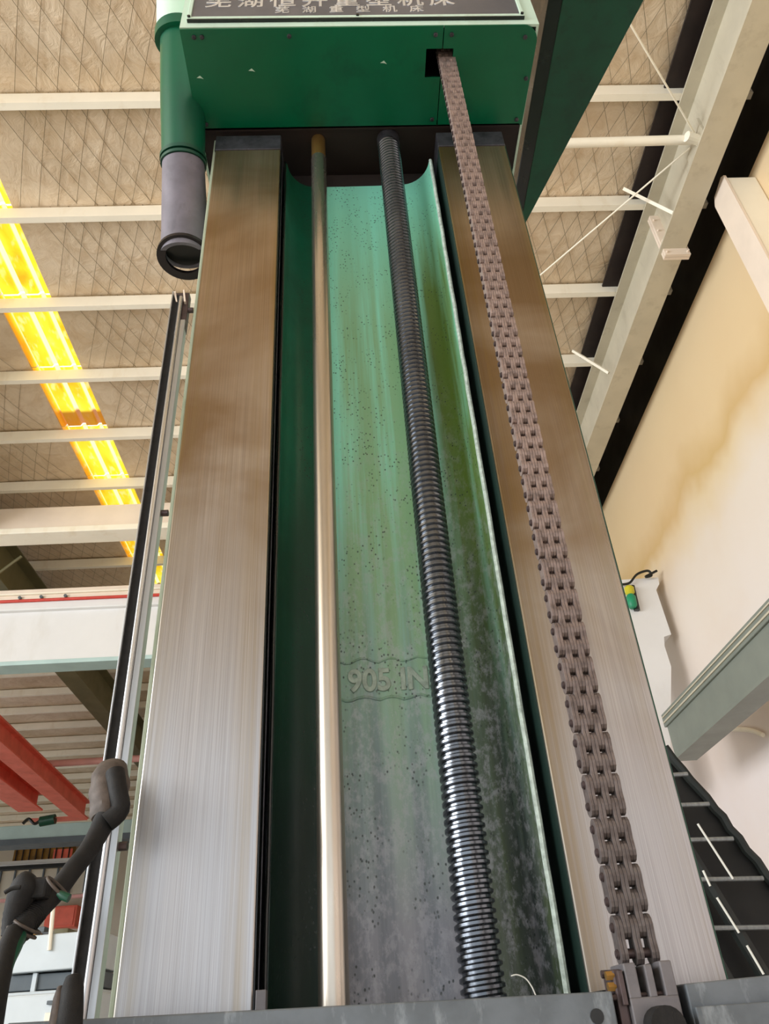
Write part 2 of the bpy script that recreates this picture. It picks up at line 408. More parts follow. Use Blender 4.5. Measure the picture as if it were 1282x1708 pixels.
bm = bmesh.new(); prism(bm, [(4.13, 4.75, 9.72), (4.13, 5.1, 9.72), (4.28, 5.1, 9.72), (4.28, 4.75, 9.72)], (0, 0, .02)); box(bm, 4.26, 4.292, 4.72, 5.15, 9.75, 10.25); obj('gusset_plate', bm, M['greybeam'], r)
bm = bmesh.new(); tube(bm, [(4.1, 4.8, 10.0), (4.3, 4.86, 10.0)], .06, 12); obj('clamp', bm, M['cream'], r)
r = empty('roof_rafter', (-7.3, 0, 9.7), 'olive grey rafter crossing the roof high behind the white crane girder', 'beam')
bm = bmesh.new(); ibeam(bm, -7.3, -20, 41.5, 9.55, 10.55, .5); obj('beam_section', bm, M['olive'], r)
# strut and tie rods of the roof bracing
bm = bmesh.new(); tube(bm, [(2.3, 4.89, 10.05), (4.2, 4.87, 10.05)], .055, 14)
obj('bracing_strut', bm, M['cream'], label='round white strut crossing to the clamp on the right rafter', cat='strut', smooth=True)
for pts, lb in ((((2.2, 2.65, 10.1), (4.24, 4.83, 10.1)), 'thin tie rod from upper green beam down to the rafter clamp'),
                (((2.0, 7.75, 10.1), (4.24, 5.0, 10.1)), 'thin long tie rod slanting from machine column up to rafter clamp')):
    bm = bmesh.new(); tube(bm, pts, .011, 8); obj('tie_rod', bm, M['cream'], label=lb, cat='tie rod', smooth=True)
for (a_, b_), lb in (((at(1040, 315, Z=10.5), at(1125, 357, Z=9.8)), 'short angle brace from purlin to rafter above the splice'),
                     ((at(955, 585, Z=10.5), at(1015, 622, Z=9.8)), 'short angle brace from purlin to rafter below the splice')):
    bm = bmesh.new(); tube(bm, [a_, b_], .028, 4); obj('fly_brace', bm, M['cream'], label=lb, cat='brace')
# right-hand building column and pilaster
r = empty('steel_column', (4.8, 5.2, 0), 'white steel column with chamfered top at the right edge, below the rafter', 'column')
bm = bmesh.new(); prism(bm, [(4.6, 5.15, 0), (4.6, 5.5, 0), (4.6, 5.5, 9.66), (4.6, 5.44, 9.76), (4.6, 5.2, 9.8), (4.6, 5.15, 9.76)], (.03, 0, 0)); obj('flange', bm, M['pinkwhite'], r)
bm = bmesh.new(); box(bm, 4.631, 4.995, 5.16, 5.49, 0, 9.74, .02); obj('casing', bm, M['cream'], r)
Y = 10.6
pp = [at(x, y, Y=Y) for x, y in ((1020, 985), (1022, 968), (1097, 963), (1099, 974), (1094, 984), (1119, 1058), (1107, 1062), (1108, 1078), (1119, 1112), (1117, 1300), (1040, 1300))]
bm = bmesh.new(); prism(bm, pp, (0, .4, 0)); 
r = obj('corbel_column', bm, M['white'], label='white stepped concrete pillar just right of the machine column', cat='pillar')
# bottle-like tag with black wires on the pillar
r = empty('warning_lamp', tuple(at(1050, 1000, Y=10.525)), 'small yellow and green lamp hanging at top of white pillar', 'lamp')
for (y0, y1, m) in ((978, 992, 'yellow'), (992, 1014, 'bottlegreen')):
    bm = bmesh.new(); a_ = at(1048+(y0-978)*.2, y0, Y=10.525); b_ = at(1048+(y1-978)*.2, y1, Y=10.525); tube(bm, [a_, a_.lerp(b_, .2), a_.lerp(b_, .8), b_], [.05, .075, .075, .05], 12); obj('lens', bm, M[m], r, label='%s lens' % ('yellow' if m == 'yellow' else 'green'), smooth=True)
bm = bmesh.new(); tube(bm, [at(1053, 978, Y=10.56), at(1062, 1018, Y=10.56)], .05, 8); obj('bracket', bm, M['black'], r)
bm = bmesh.new(); tube(bm, spline([at(x, y, Y=10.525) for x, y in ((1036, 975), (1050, 972), (1062, 958), (1080, 952), (1086, 960), (1076, 962), (1095, 952))]), .02, 6)
obj('loose_wire', bm, M['black'], label='black loose wire tangled on top of the white pillar', cat='wire', smooth=True)
# runway girder
r = empty('runway_girder', (4.1, 6, 4.2), 'grey green girder running back low along the right wall', 'girder')
bm = bmesh.new(); box(bm, 4.0, 4.3, -3, 9.75, 4.66, 4.83, .01); obj('top_flange', bm, M['runway'], r)
bm = bmesh.new(); box(bm, 4.03, 4.06, -3, 9.72, 4.26, 4.66); obj('web', bm, M['runway'], r)
bm = bmesh.new(); box(bm, 3.99, 4.3, -3, 9.74, 4.22, 4.26); obj('bottom_flange', bm, M['runway'], r)
bm = bmesh.new(); box(bm, 3.985, 4.0, -3, 9.7, 4.7, 4.72); box(bm, 3.985, 4.0, -3, 9.7, 4.77, 4.785); obj('rib', bm, M['greybeam'], r)
bm = bmesh.new(); tube(bm, spline([at(x, y, X=4.95) for x, y in ((1170, 1215), (1215, 1216), (1250, 1218), (1272, 1226))]), .03, 8)
obj('wall_cable', bm, M['cream'], label='pale cable bundle on the right wall below the girder', cat='cable', smooth=True)
# ladder / stair at lower right, 6 m away
LY = 6.0
r = empty('steel_ladder', (3.2, LY, 0), 'black inclined steel ladder with thin rungs behind right guideway', 'ladder')
def L(x, y, yy=LY): return at(x, y, Y=yy)
bm = bmesh.new(); edge = [(1108, 1246), (1122, 1266), (1138, 1284), (1150, 1300), (1163, 1314), (1178, 1330), (1192, 1350), (1205, 1362), (1216, 1382), (1232, 1398), (1244, 1418), (1262, 1436), (1276, 1458), (1300, 1488), (1345, 1560), (1400, 1650), (1440, 1720)]
prism(bm, [L(*e) for e in edge] + [L(1150, 1720), L(1100, 1450)], (0, .25, 0)); obj('side_panel', bm, M['dark'], r)
bm = bmesh.new(); tube(bm, [L(x, y, 5.96) for x, y in edge], .035, 8); obj('rail', bm, M['ladder'], r, smooth=True)
bm = bmesh.new(); tube(bm, [L(1100, 1340, 5.85), L(1330, 1720, 5.85)], .05, 8); obj('rail', bm, M['ladder'], r, smooth=True)
bm = bmesh.new(); tube(bm, [L(1120, 1470, 5.85), L(1260, 1720, 5.85)], .05, 8); obj('rail', bm, M['ladder'], r, smooth=True)
for x0, x1, y in ((1115, 1146, 1292), (1130, 1182, 1342), (1145, 1222, 1400), (1165, 1272, 1466), (1190, 1330, 1547), (1215, 1370, 1640)):
    bm = bmesh.new(); tube(bm, [L(x0, y+1, 5.8), L(x1, y-1, 5.8)], .016, 8); obj('rung', bm, M['ladder_rung'], r, smooth=True)
for q in (((1163, 1374), (1222, 1466)), ((1172, 1452), (1184, 1478)), ((1195, 1497), (1232, 1556)), ((1245, 1577), (1273, 1625))):
    bm = bmesh.new(); tube(bm, [L(*q[0], 5.78), L(*q[1], 5.78)], .008, 6); obj('light_gap', bm, M['wire'], r, label='pale strip for a gap of light')  # thin pale rods standing in for light showing through gaps
# white crane bridge on the left
r = empty('crane_girder', (-6, 13, 7.4), 'huge white overhead crane girder crossing the left side behind the rail', 'crane')
bm = bmesh.new(); box(bm, -21.9, 3.6, 13, 13.3, 7.5, 8.5); obj('web', bm, M['white'], r)
bm = bmesh.new(); box(bm, -21.9, 3.6, 12.95, 13.35, 7.42, 7.5, .01); obj('bottom_flange', bm, M['teal'], r)
bm = bmesh.new(); box(bm, -21.9, 3.6, 12.9, 13.4, 8.5, 8.72, .02); obj('top_flange', bm, M['white'], r)
bm = bmesh.new(); box(bm, -21.9, 3.6, 13.0, 13.3, 8.72, 9.0, .02); obj('walkway_edge', bm, M['pinkwhite'], r)
bm = bmesh.new(); tube(bm, [(-21.9, 12.87, 8.68), (3.6, 12.87, 8.68)], .03, 8); obj('cable', bm, M['redline'], r, label='red power cable', smooth=True)
bm = bmesh.new(); box(bm, -21.9, 3.6, 12.95, 13.0, 8.86, 8.89); obj('ledge', bm, M['cream'], r)
for x in (-6.3, -5.9, -5.45, -7.0, -7.8):
    bm = bmesh.new(); tube(bm, [(x, 12.94, 8.8), (x, 13.0, 8.8)], .03, 8); obj('bolt', bm, M['slate'], r)
r = empty('tie_beam', (-6, 12, 9.5), 'cream box beam across the yellow skylight on the left', 'beam')
bm = bmesh.new(); box(bm, -21.9, 3.4, 12, 12.3, 9.7, 10.2, .01); obj('beam_face', bm, M['pinkwhite'], r)
bm = bmesh.new(); box(bm, -21.9, 3.4, 11.93, 12.35, 9.58, 9.7, .01); obj('bottom_flange', bm, M['cream'], r)
# small diagonal pieces by left edge
bm = bmesh.new(); tube(bm, [at(-10, 962, Y=12.8), at(36, 928, Y=12.8)], .03, 6); obj('fly_brace', bm, M['olive'], label='small angle brace at far left above the white crane', cat='brace')
# pink sprinkler pipe in the far roof
bm = bmesh.new(); tube(bm, [(-21.9, 22.6, 8.55), (0, 22.6, 8.65)], .1, 12); obj('ceiling_pipe', bm, M['pink'], label='pale pink horizontal pipe in front of the red crane beams', cat='pipe', smooth=True)
# second crane bridge far off
r = empty('crane_girder', (-12, 30, 8.1), 'pale teal crane girder far away at left, below the red beams', 'crane')
bm = bmesh.new(); box(bm, -21.9, 4.5, 30, 30.6, 8.2, 8.68, .02); obj('web', bm, M['teal'], r)
bm = bmesh.new(); box(bm, -21.9, 4.5, 29.95, 30.8, 8.0, 8.2); obj('bottom_flange', bm, M['slate'], r)
for (a_, b_, wd, lb) in (((-8.70, 18.0), (-9.05, 26.8), .5, 'red crane beam nearest the column at far left'), ((-9.85, 19), (-10.05, 25.4), .75, 'wide red crane beam at the far left edge')):
    r = empty('crane_beam', (a_[0], a_[1], 8.0), lb, 'crane')
    for nm, x_off, ww, z0, z1 in (('bottom_flange', 0, wd, 8.0, 8.05), ('web', wd*.3, .04, 8.05, 8.5), ('top_flange', 0, wd, 8.5, 8.55)):
        bm = bmesh.new(); prism(bm, [(a_[0]-x_off, a_[1], z0), (b_[0]-x_off, b_[1], z0), (b_[0]-x_off-ww, b_[1], z0), (a_[0]-x_off-ww, a_[1], z0)], (0, 0, z1-z0)); obj(nm, bm, M['red'], r)
r = empty('crane_trolley', tuple(at(75, 1365, Y=27.5)), 'red and green hoist trolley at the end of red beams', 'crane')
a_ = at(55, 1372, Y=26.8); b_ = at(112, 1360, Y=26.8); bm = bmesh.new(); box(bm, a_.x, max(b_.x, -9.1), 26.3, 26.9, a_.z, 8.01, .01); obj('frame', bm, M['red'], r)
a_ = at(66, 1376, Y=26.3); b_ = at(92, 1366, Y=26.3); bm = bmesh.new(); tube(bm, [(a_.x, 26.3, a_.z+.1), (b_.x, 26.3, b_.z)], .16, 12); obj('motor', bm, M['green_dk'], r, label='green motor', smooth=True)
bm = bmesh.new(); tube(bm, spline([at(x, y, Y=26.2) for x, y in ((38, 1374), (48, 1366), (58, 1374), (70, 1366))]), .05, 6); obj('festoon_cable', bm, M['black'], r, smooth=True)
# far wall fittings, each a piece on or before the back wall
def panel(name, px0, py0, px1, py1, Y, dep, mat, label, cat, parts=None, slope=-.05, group=None):
    a_ = at(px0, py0, Y=Y); b_ = at(px1, py0+(px1-px0)*slope, Y=Y); c_ = at(px1, py1+(px1-px0)*slope, Y=Y); d_ = at(px0, py1, Y=Y)
    x0 = min(a_.x, d_.x); x1 = max(b_.x, c_.x); z1 = (a_.z+b_.z)/2; z0 = (c_.z+d_.z)/2
    bm = bmesh.new(); box(bm, x0, x1, Y, Y+dep, z0, z1, min(.03, (z1-z0)*.1))
    return obj(name, bm, M[mat], label=label, cat=cat, group=group), (x0, x1, z0, z1)
o, q = panel('wall_opening', 25, 1412, 118, 1440, 41.5, .5, 'ochre', 'ochre and red panelled opening below the teal girder', 'panel')
bm = bmesh.new(); box(bm, q[0]+2.0, q[1]+.02, 41.45, 41.5, q[2]+.02, q[3]-.25); obj('door_leaf', bm, M['red'], o, label='dark red leaf')
for i in range(9):
    bm = bmesh.new(); x = q[0]+.15+i*(q[1]-q[0]-.3)/8; box(bm, x, x+.05, 41.4, 41.46, q[2], q[3]); obj('mullion', bm, M['darkbrown'], o)
panel('wall_girt', -60, 1440, 150, 1446, 36, .3, 'white', 'white horizontal rail below the ochre panel', 'beam')
panel('cable_tray', -60, 1448, 118, 1454, 35.6, .3, 'dark', 'black cable tray under the white rail', 'tray')
o, q = panel('wall_panel_band', -60, 1456, 150, 1500, 37, .2, 'wallcream', 'grey cream wall panel band behind the cable plugs', 'panel')
for i in range(8):
    bm = bmesh.new(); x = q[0]+1+i*(q[1]-q[0]-1)/7.5; box(bm, x, x+.06, 36.9, 37, q[2], q[3]); obj('panel_joint', bm, M['slate'], o)
panel('wall_girt', -60, 1502, 150, 1507, 35, .3, 'pink', 'pale pink horizontal rail above the red cabinet', 'beam')
o, q = panel('red_cabinet', 78, 1512, 124, 1548, 41.2, .79, 'red', 'bright red cabinet seen beside the dark vertical rail', 'cabinet')
bm = bmesh.new(); box(bm, q[0]+.1, q[1]-.1, 41.15, 41.2, q[2]+.08, q[3]-.08, .01); obj('door', bm, M['red'], o)
bm = bmesh.new(); tube(bm, [at(90, 1500, Y=11.97), at(82, 1585, Y=11.97)], .03, 8); obj('light_post', bm, M['cream'], label='thin cream post in front of the red cabinet', cat='post', smooth=True)
r = empty('machine_clutter', tuple(at(90, 1555, Y=12.4)), 'jumble of dark machine parts below the red cabinet', 'machinery')
for i, (x, y, w_, h_) in enumerate(((55, 1548, 22, 10), (76, 1556, 26, 7), (98, 1552, 22, 9), (60, 1560, 16, 6), (84, 1563, 36, 5))):
    a_ = at(x, y, Y=12.4); b_ = at(x+w_, y+h_, Y=12.4); bm = bmesh.new(); box(bm, a_.x, b_.x, 12.3-.05*i, 12.6, at(18, 1563, Y=12).z+.022, a_.z, .006); obj('housing', bm, M[('slate', 'black', 'olive', 'ochre', 'dark')[i]], r)
# near-ish white machine
r = empty('machine_crossbeam', tuple(at(60, 1620, Y=12)), 'pale blue white machine cover at bottom left behind the cable', 'machine')
a_ = at(18, 1563, Y=12); b_ = at(160, 1612, Y=12)
bm = bmesh.new(); prism(bm, [(a_.x, 12, b_.z-.02), (b_.x, 12, b_.z), (b_.x, 12, a_.z+.02), (a_.x+.1, 12, a_.z), (a_.x, 12, a_.z-.12)], (0, 1.2, 0), .015); obj('cover', bm, M['bluewhite'], r)
bm = bmesh.new(); box(bm, a_.x-.1, b_.x, 12.15, 13.2, b_.z-.22, b_.z-.03, .01); obj('underframe', bm, M['slate'], r)
bm = bmesh.new(); box(bm, a_.x+.35, a_.x+.41, 12.1, 12.15, b_.z-.24, b_.z-.02, .005); obj('bracket', bm, M['bluewhite'], r)
bm = bmesh.new(); box(bm, a_.x-.1, b_.x, 12.0, 13.0, b_.z-.31, b_.z-.24, .01); obj('guard_strip', bm, M['bluewhite'], r)
bm = bmesh.new(); box(bm, a_.x-.1, b_.x, 12.1, 13.0, b_.z-.42, b_.z-.32, .01); obj('lower_frame', bm, M['slate'], r)
o, q = panel('machine_bed', -60, 1664, 150, 1725, 10.8, 1.0, 'bluewhite', 'pale machine base at the bottom left corner', 'machine')
bm = bmesh.new(); box(bm, q[0]+1.0, q[1], 10.75, 10.8, q[3]-.12, q[3]-.08, .005); obj('slot', bm, M['slate'], o)
bm = bmesh.new(); box(bm, q[0]+1.0, q[1], 10.75, 10.8, q[3]-.3, q[3]-.2, .005); obj('yellow_stripe', bm, M['cream'], o)

# ------------------------------------------------------------------ the machine
COLTOP = 4.185
mc = empty('machine_column', (.09, 1.9, 0), 'tall green cast machine column with two broad ground steel guideways', 'machine column')
bm = bmesh.new(); box(bm, -.404, -.185, 1.45, 1.585, 0, COLTOP-.085, .0025); obj('guideway', bm, M['way_l'], mc, label='left ground steel guideway')
bm = bmesh.new(); box(bm, .3575, .5865, 1.45, 1.585, 0, COLTOP-.085, .0025); obj('guideway', bm, M['way_r'], mc, label='right ground steel guideway')
for x0, x1 in ((-.407, -.183), (.3555, .5885)):
    bm = bmesh.new(); box(bm, x0, x1, 1.447, 1.585, COLTOP-.085, COLTOP, .003); obj('guideway_cap', bm, M['topblock'], mc, label='dark oily top end')
bm = bmesh.new(); box(bm, -.4135, -.4045, 1.456, 1.6, 0, COLTOP-.01, .002); obj('edge_strip', bm, M['greenpale'], mc, label='pale green edge strip')
bm = bmesh.new(); box(bm, .587, .5925, 1.458, 1.6, 0, COLTOP-.01, .002); obj('edge_strip', bm, M['green_dk'], mc, label='dark green edge strip')
# cast trough between the ways
ZT = 4.099
inner = [(-.1755, 1.5), (-.1665, 1.5)]
def arc(cx, cy, r, a0, a1, n=10): return [(cx+r*math.cos(math.radians(a0+(a1-a0)*i/n)), cy+r*math.sin(math.radians(a0+(a1-a0)*i/n))) for i in range(n+1)]
inner += [(-.1655+.092*(1-math.cos(math.radians(t))), 1.5+.092*math.sin(math.radians(t))) for t in range(9, 91, 9)]
inner += [(-.03, 1.5925), (.03, 1.5925), (.09, 1.592), (.15, 1.5915), (.2, 1.59)]
inner += [(.235+.092*math.sin(math.radians(t)), 1.497+.092*math.cos(math.radians(t))) for t in range(5, 84, 9)]
inner += [(.3275, 1.5)]
prof = inner + [(.3375, 1.5), (.34, 1.61), (-.18, 1.61)]
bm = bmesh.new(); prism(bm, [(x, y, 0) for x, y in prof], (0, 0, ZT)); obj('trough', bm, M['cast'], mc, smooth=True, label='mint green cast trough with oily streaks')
for x0, x1 in ((.3262, .3382), (-.1752, -.1672)):
    bm = bmesh.new(); n_ = 60; tube(bm, [((x0+x1)/2+random.uniform(-.0008, .0008), 1.4985+random.uniform(-.0008, .0008), ZT*i/n_) for i in range(n_+1)], (x1-x0)/2, 8); obj('trough_rim', bm, M['rim'] if x0 > 0 else M['black'], mc, label='worn pale rim' if x0 > 0 else 'dark rim', smooth=True)
bm = bmesh.new(); box(bm, .339, .3575, 1.575, 1.61, 0, ZT); obj('groove', bm, M['greenblack'], mc)
bm = bmesh.new(); box(bm, .3562, .3574, 1.455, 1.58, 0, COLTOP-.09); obj('guideway_side', bm, M['greenblack'], mc, label='dark green painted side of right guideway')
bm = bmesh.new(); box(bm, -.1845, -.1828, 1.455, 1.58, 0, COLTOP-.09); box(bm, -.1829, -.176, 1.575, 1.61, 0, ZT); obj('guideway_side', bm, M['black'], mc, label='black greasy side of left guideway')
bm = bmesh.new(); box(bm, -.18, -.178, 1.47, 1.475, 0, ZT, .0005); obj('wiper_strip', bm, M['topblock'], mc, label='thin shiny dark strip')
bm = bmesh.new(); box(bm, -.413, .588, 1.612, 2.25, 0, COLTOP-.002, .004); obj('column_body', bm, M['green_dk'], mc)
bm = bmesh.new(); box(bm, -.17, .345, 1.6, 1.611, ZT+.001, COLTOP-.002); obj('recess_shade_plate', bm, M['darkbrown'], mc, label='dark plate painting the shade at trough top')  # dark plate standing in for the unlit void above the trough
# raised foundry marks on the trough back
p = at(580, 1147, Y=1.59)
Mx = Matrix.Translation((p.x, 1.594, 2.215)) @ Matrix.Rotation(math.radians(90), 4, 'X') @ Matrix.Diagonal((1, 1.1, 1, 1))
textmesh('cast_lettering', '905 IN', .064, .004, M['letter'], Mx, mc, 1.0, .0015)
bm = bmesh.new(); prev = None
pts = [(-.06+.0125*i, 1.5915, 2.198+.004*math.sin(i*1.3)+random.uniform(-.002, .002)) for i in range(22)]
tube(bm, pts, .0032, 6); tube(bm, [(x, y, z+.088+.002*math.sin(x*90)) for x, y, z in pts], .0026, 6)
obj('casting_seam', bm, M['cast'], mc, smooth=True)

# lead screw
ls = empty('lead_screw', (.192, 1.5, 1.0), 'thick dark threaded lead screw right of centre in the trough', 'screw')
bm = bmesh.new(); PI2 = 2*math.pi; seg = 30; pitch = .0158; ro, ri = .0385, .0325; z0, z1 = 1.55, 4.2
steps = int((z1-z0)/pitch*seg)
prev = None
for i in range(steps+1):
    a = PI2*i/seg; zz = z0+pitch*i/seg
    row = [bm.verts.new((.192+r_*math.cos(a), 1.5+r_*math.sin(a), zz+dz*pitch)) for r_, dz in ((ri, 0), (ri, .2), (ro-.001, .36), (ro, .42), (ro, .72), (ro-.001, .78), (ri, .94), (ri, 1.0))]
    if prev:
        for k in range(7): bm.faces.new([prev[k], row[k], row[k+1], prev[k+1]])
    prev = row
obj('thread', bm, M['thread'], ls, smooth=True)
bm = bmesh.new(); tube(bm, [(.192, 1.5, .9), (.192, 1.5, 1.7), (.192, 1.5, 4.25)], .0322, 30); obj('core', bm, M['thread'], ls, smooth=True)
bm = bmesh.new(); tube(bm, [(.192, 1.5, 4.19), (.192, 1.5, 4.25)], [.040, .040], 30); obj('collar', bm, M['topblock'], ls, smooth=True)
# feed rod
fr = empty('feed_rod', (-.057, 1.5, 1.0), 'smooth polished feed rod standing left of the threaded screw', 'rod')
bm = bmesh.new(); tube(bm, [(-.057, 1.5, .9), (-.057, 1.5, 4.12)], .0262, 40); obj('shaft', bm, M['rod'], fr, smooth=True)
bm = bmesh.new(); tube(bm, [(-.057, 1.5, 4.12), (-.057, 1.5, 4.13), (-.057, 1.5, 4.24), (-.057, 1.5, 4.25)], [.0255, .0245, .0245, .022], 32); obj('sleeve', bm, M['bronze'], fr, smooth=True, label='bronze coloured top sleeve')

# gearbox housing above
gb = empty('gearbox_housing', (.1, 1.6, 4.236), 'big green sheet metal gearbox cover on top with grey sign', 'housing')
X0, X1, Y0 = -.471, .671, 1.125
def rrect(x0, x1, z0, z1, r, only=(1, 1, 1, 1)):
    out = []
    for (cx, cz, a0, on) in ((x1-r, z0+r, -90, only[0]), (x1-r, z1-r, 0, only[1]), (x0+r, z1-r, 90, only[2]), (x0+r, z0+r, 180, only[3])):
        if on: out += [(cx+r*math.cos(math.radians(a0+i*15)), cz+r*math.sin(math.radians(a0+i*15))) for i in range(7)]
        else: out.append((cx+(r if a0 in (-90, 0) else -r), cz+(-r if a0 in (-90, 180) else r)))
    return out
# shell (walls + top), open below behind the cover plates
bm = bmesh.new()
box(bm, X0, X1, Y0, Y0+.008, 4.2375, 5.6); box(bm, X0, X0+.008, Y0+.008, 2.3, 4.2375, 5.6); box(bm, X1-.008, X1, Y0+.008, 2.3, 4.2375, 5.6); box(bm, X0, X1, Y0, 2.3, 5.6, 5.61); box(bm, X0, X1, 2.3, 2.31, 4.2375, 5.61)
obj('shell', bm, M['mint'], gb)
# cover plates (horizontal), seam at x=.365, square chain hole across it
def plate(poly, mat, nm, lb=None):
    b = bmesh.new(); prism(b, [(x, y, 4.231) for x, y in poly], (0, 0, .005)); return obj(nm, b, M[mat], gb, label=lb)
sx = .364
plate([(X0, 1.128), (sx-.0015, 1.125), (sx-.0015, 1.193), (.311, 1.193), (.311, 1.283), (sx-.0015, 1.283), (sx-.0015, 1.45), (X0, 1.452)], 'green', 'cover_plate', 'large glossy green underside plate')
c = [(X1-.05+.05*math.cos(math.radians(t)), 1.175+.05*math.sin(math.radians(t))) for t in range(0, -91, -15)]
plate([(sx+.0015, 1.45), (X1-.004, 1.45)] + c + [(sx+.0015, 1.125), (sx+.0015, 1.193), (.4, 1.193), (.4, 1.283), (sx+.0015, 1.283)], 'green', 'cover_plate', 'smaller green underside plate right of seam')
bm = bmesh.new()
for q in ((.305, .311, 1.187, 1.289), (.4, .406, 1.187, 1.289)): box(bm, q[0], q[1], q[2], q[3], 4.236, 4.33)
for q in ((1.187, 1.193), (1.283, 1.289)): box(bm, .311, .4, q[0], q[1], 4.236, 4.33)
obj('hole_collar', bm, M['black'], gb)
bm = bmesh.new(); box(bm, X0+.01, X1-.01, 1.46, 2.28, 4.2385, 4.26); box(bm, X0+.012, X1-.012, 1.445, 1.459, 4.231, 4.262); obj('back_shade_plate', bm, M['darkbrown'], gb, label='underside behind the cover plates, shade painted dark')  # shadow under the rear of the housing painted as a dark brown plate
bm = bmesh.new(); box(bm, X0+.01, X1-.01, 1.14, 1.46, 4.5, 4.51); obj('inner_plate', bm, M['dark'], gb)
# rear of the left column top
scr = None
for x, y in ((-.43, 1.15), (-.405, 1.15), (-.13, 1.15), (.338, 1.15), (.39, 1.15), (.63, 1.16), (.345, 1.425), (.645, 1.43), (.655, 1.29), (-.44, 1.43)):
    if scr is None:
        bm = bmesh.new(); tube(bm, [(x, y, 4.2315), (x, y, 4.2265), (x, y, 4.2255)], [.007, .007, .0045], 12); scr = obj('screw', bm, M['topblock'], gb); s0 = WORLD[scr.name].copy(); sp = (x, y)
    else: dup(scr, 'screw', s0+Vector((x-sp[0], y-sp[1], 0)), gb)
# scratches: chipped paint flecks
for i, (px, py) in enumerate(((334, 130), (420, 118), (640, 105))):
    p = at(px, py, Z=4.2305); bm = bmesh.new()
    prism(bm, [(p.x-.012, p.y, 4.2305), (p.x, p.y-.007, 4.2305), (p.x+.01, p.y+.004, 4.2305), (p.x+.002, p.y+.001, 4.2305)], (0, 0, .0006)); obj('paint_chip', bm, M['mint'], gb, label='pale chipped spot')
# sign
bm = bmesh.new(); box(bm, -.437, .615, Y0-.008, Y0, 4.285, 4.85, .001); sign = obj('sign_plate', bm, M['plate'], gb, label='grey metal sign with silver characters')
bm = bmesh.new()
for q in ((-.449, .627, 4.271, 4.285), (-.449, .627, 4.85, 4.864)): box(bm, q[0], q[1], Y0-.012, Y0, q[2], q[3], .002)
for q in ((-.449, -.437), (.615, .627)): box(bm, q[0], q[1], Y0-.012, Y0, 4.285, 4.85, .002)
obj('sign_frame', bm, M['mint'], gb, label='pale sign frame')
bm = bmesh.new(); box(bm, -.449, .627, Y0-.0105, Y0-.001, 4.2665, 4.2705); obj('frame_gap', bm, M['black'], gb)
for x in (-.443, .09, .62):
    bm = bmesh.new(); tube(bm, [(x, Y0-.011, 4.28), (x, Y0-.017, 4.28)], .005, 10); obj('screw', bm, M['black'], gb)
def txt(body, px, py, size, step):
    p = at(px, py, Y=Y0-.008)
    for i, ch in enumerate(body):
        T = Matrix.Translation((p.x+i*step, Y0-.0085, p.z-.004)) @ Matrix.Rotation(math.radians(90), 4, 'X')
        textmesh('sign_character', ch, size, .0008, M['silver'], T, sign)
txt('芜湖重型机床', 458, 20, .048, .0868)
txt('芜湖恒升重型机床', 341, 10, .088, .104)
# flecks of the sign end here

# chain
ch = empty('lifting_chain', (.382, 1.234, 1.65), 'long rust brown plate link chain hanging before right guideway', 'chain')
cx, cy = .3815, 1.234; PER = .0665; LW = .0109
def plate_bm(bm, x, zc, hl, hw, th):
    n_ = 6; out = []
    for k in range(n_+1):
        a = math.pi*k/n_; out.append((cy+hw*math.cos(a), zc+hl-hw+hw*math.sin(a)))
    out.append((cy-hw*.86, zc))
    for k in range(n_+1):
        a = math.pi+math.pi*k/n_; out.append((cy+hw*math.cos(a), zc-hl+hw+hw*math.sin(a)))
    out.append((cy+hw*.86, zc))
    prism(bm, [(x-th/2, p, q) for p, q in out], (th, 0, 0), .0006)
def link(lanes, zc, hl, hw):
    bm = bmesh.new()
    for ln in lanes:
        for s in (-.25, .25): plate_bm(bm, cx+(ln-2+s)*LW, zc, hl, hw, LW*.46)
    return bm
z = 1.687
o0 = obj('outer_link', link((0, 2, 4), z, .0325, .0152), M['chain'], ch); oc = WORLD[o0.name].copy()
i0 = obj('inner_link', link((1, 3), z+PER/2, .0325, .0148), M['chain'], ch); ic = WORLD[i0.name].copy()
bm = bmesh.new()
tube(bm, [(cx-.0295, cy, z+PER*.25), (cx+.0295, cy, z+PER*.25)], .0065, 12); tube(bm, [(cx-.031, cy, z+PER*.25), (cx-.029, cy, z+PER*.25)], .005, 12)
pn = obj('link_pin', bm, M['chain_pin'], ch, smooth=True); pc = WORLD[pn.name].copy()
dup(pn, 'link_pin', pc+Vector((0, 0, -PER*.5)), ch)
for k in range(1, 40):
    dz = Vector((0, 0, PER*k))
    dup(o0, 'outer_link', oc+dz, ch); dup(i0, 'inner_link', ic+dz, ch); dup(pn, 'link_pin', pc+dz, ch); dup(pn, 'link_pin', pc+dz-Vector((0, 0, PER*.5)), ch)
# clevis
cv = empty('chain_clevis', (.383, 1.234, 1.55), 'slotted grey steel clevis block holding the chain between the bars', 'clevis')
bm = bmesh.new(); CW = .0335
box(bm, cx-CW, cx+CW, 1.2, 1.27, 1.55, 1.618, .002)
for x0, x1 in ((-CW, -.0165), (-.0055, .0055), (.0165, CW)): box(bm, cx+x0, cx+x1, 1.2, 1.268, 1.616, 1.658 if abs(x0+x1) > .02 else 1.655, .002)
obj('block', bm, M['clevis'], cv)
bm = bmesh.new(); tube(bm, [(cx-.055, 1.215, 1.62), (cx+.036, 1.215, 1.62)], .004, 8); tube(bm, [(cx-.055, 1.24, 1.648), (cx+.036, 1.24, 1.648)], .005, 8); obj('cotter_pin', bm, M['chain_pin'], cv)
bm = bmesh.new(); box(bm, cx-.048, cx-.034, 1.21, 1.262, 1.585, 1.652, .003); box(bm, cx-.043, cx-.036, 1.2, 1.21, 1.61, 1.65, .001); obj('side_plate', bm, M['chain_pin'], cv)
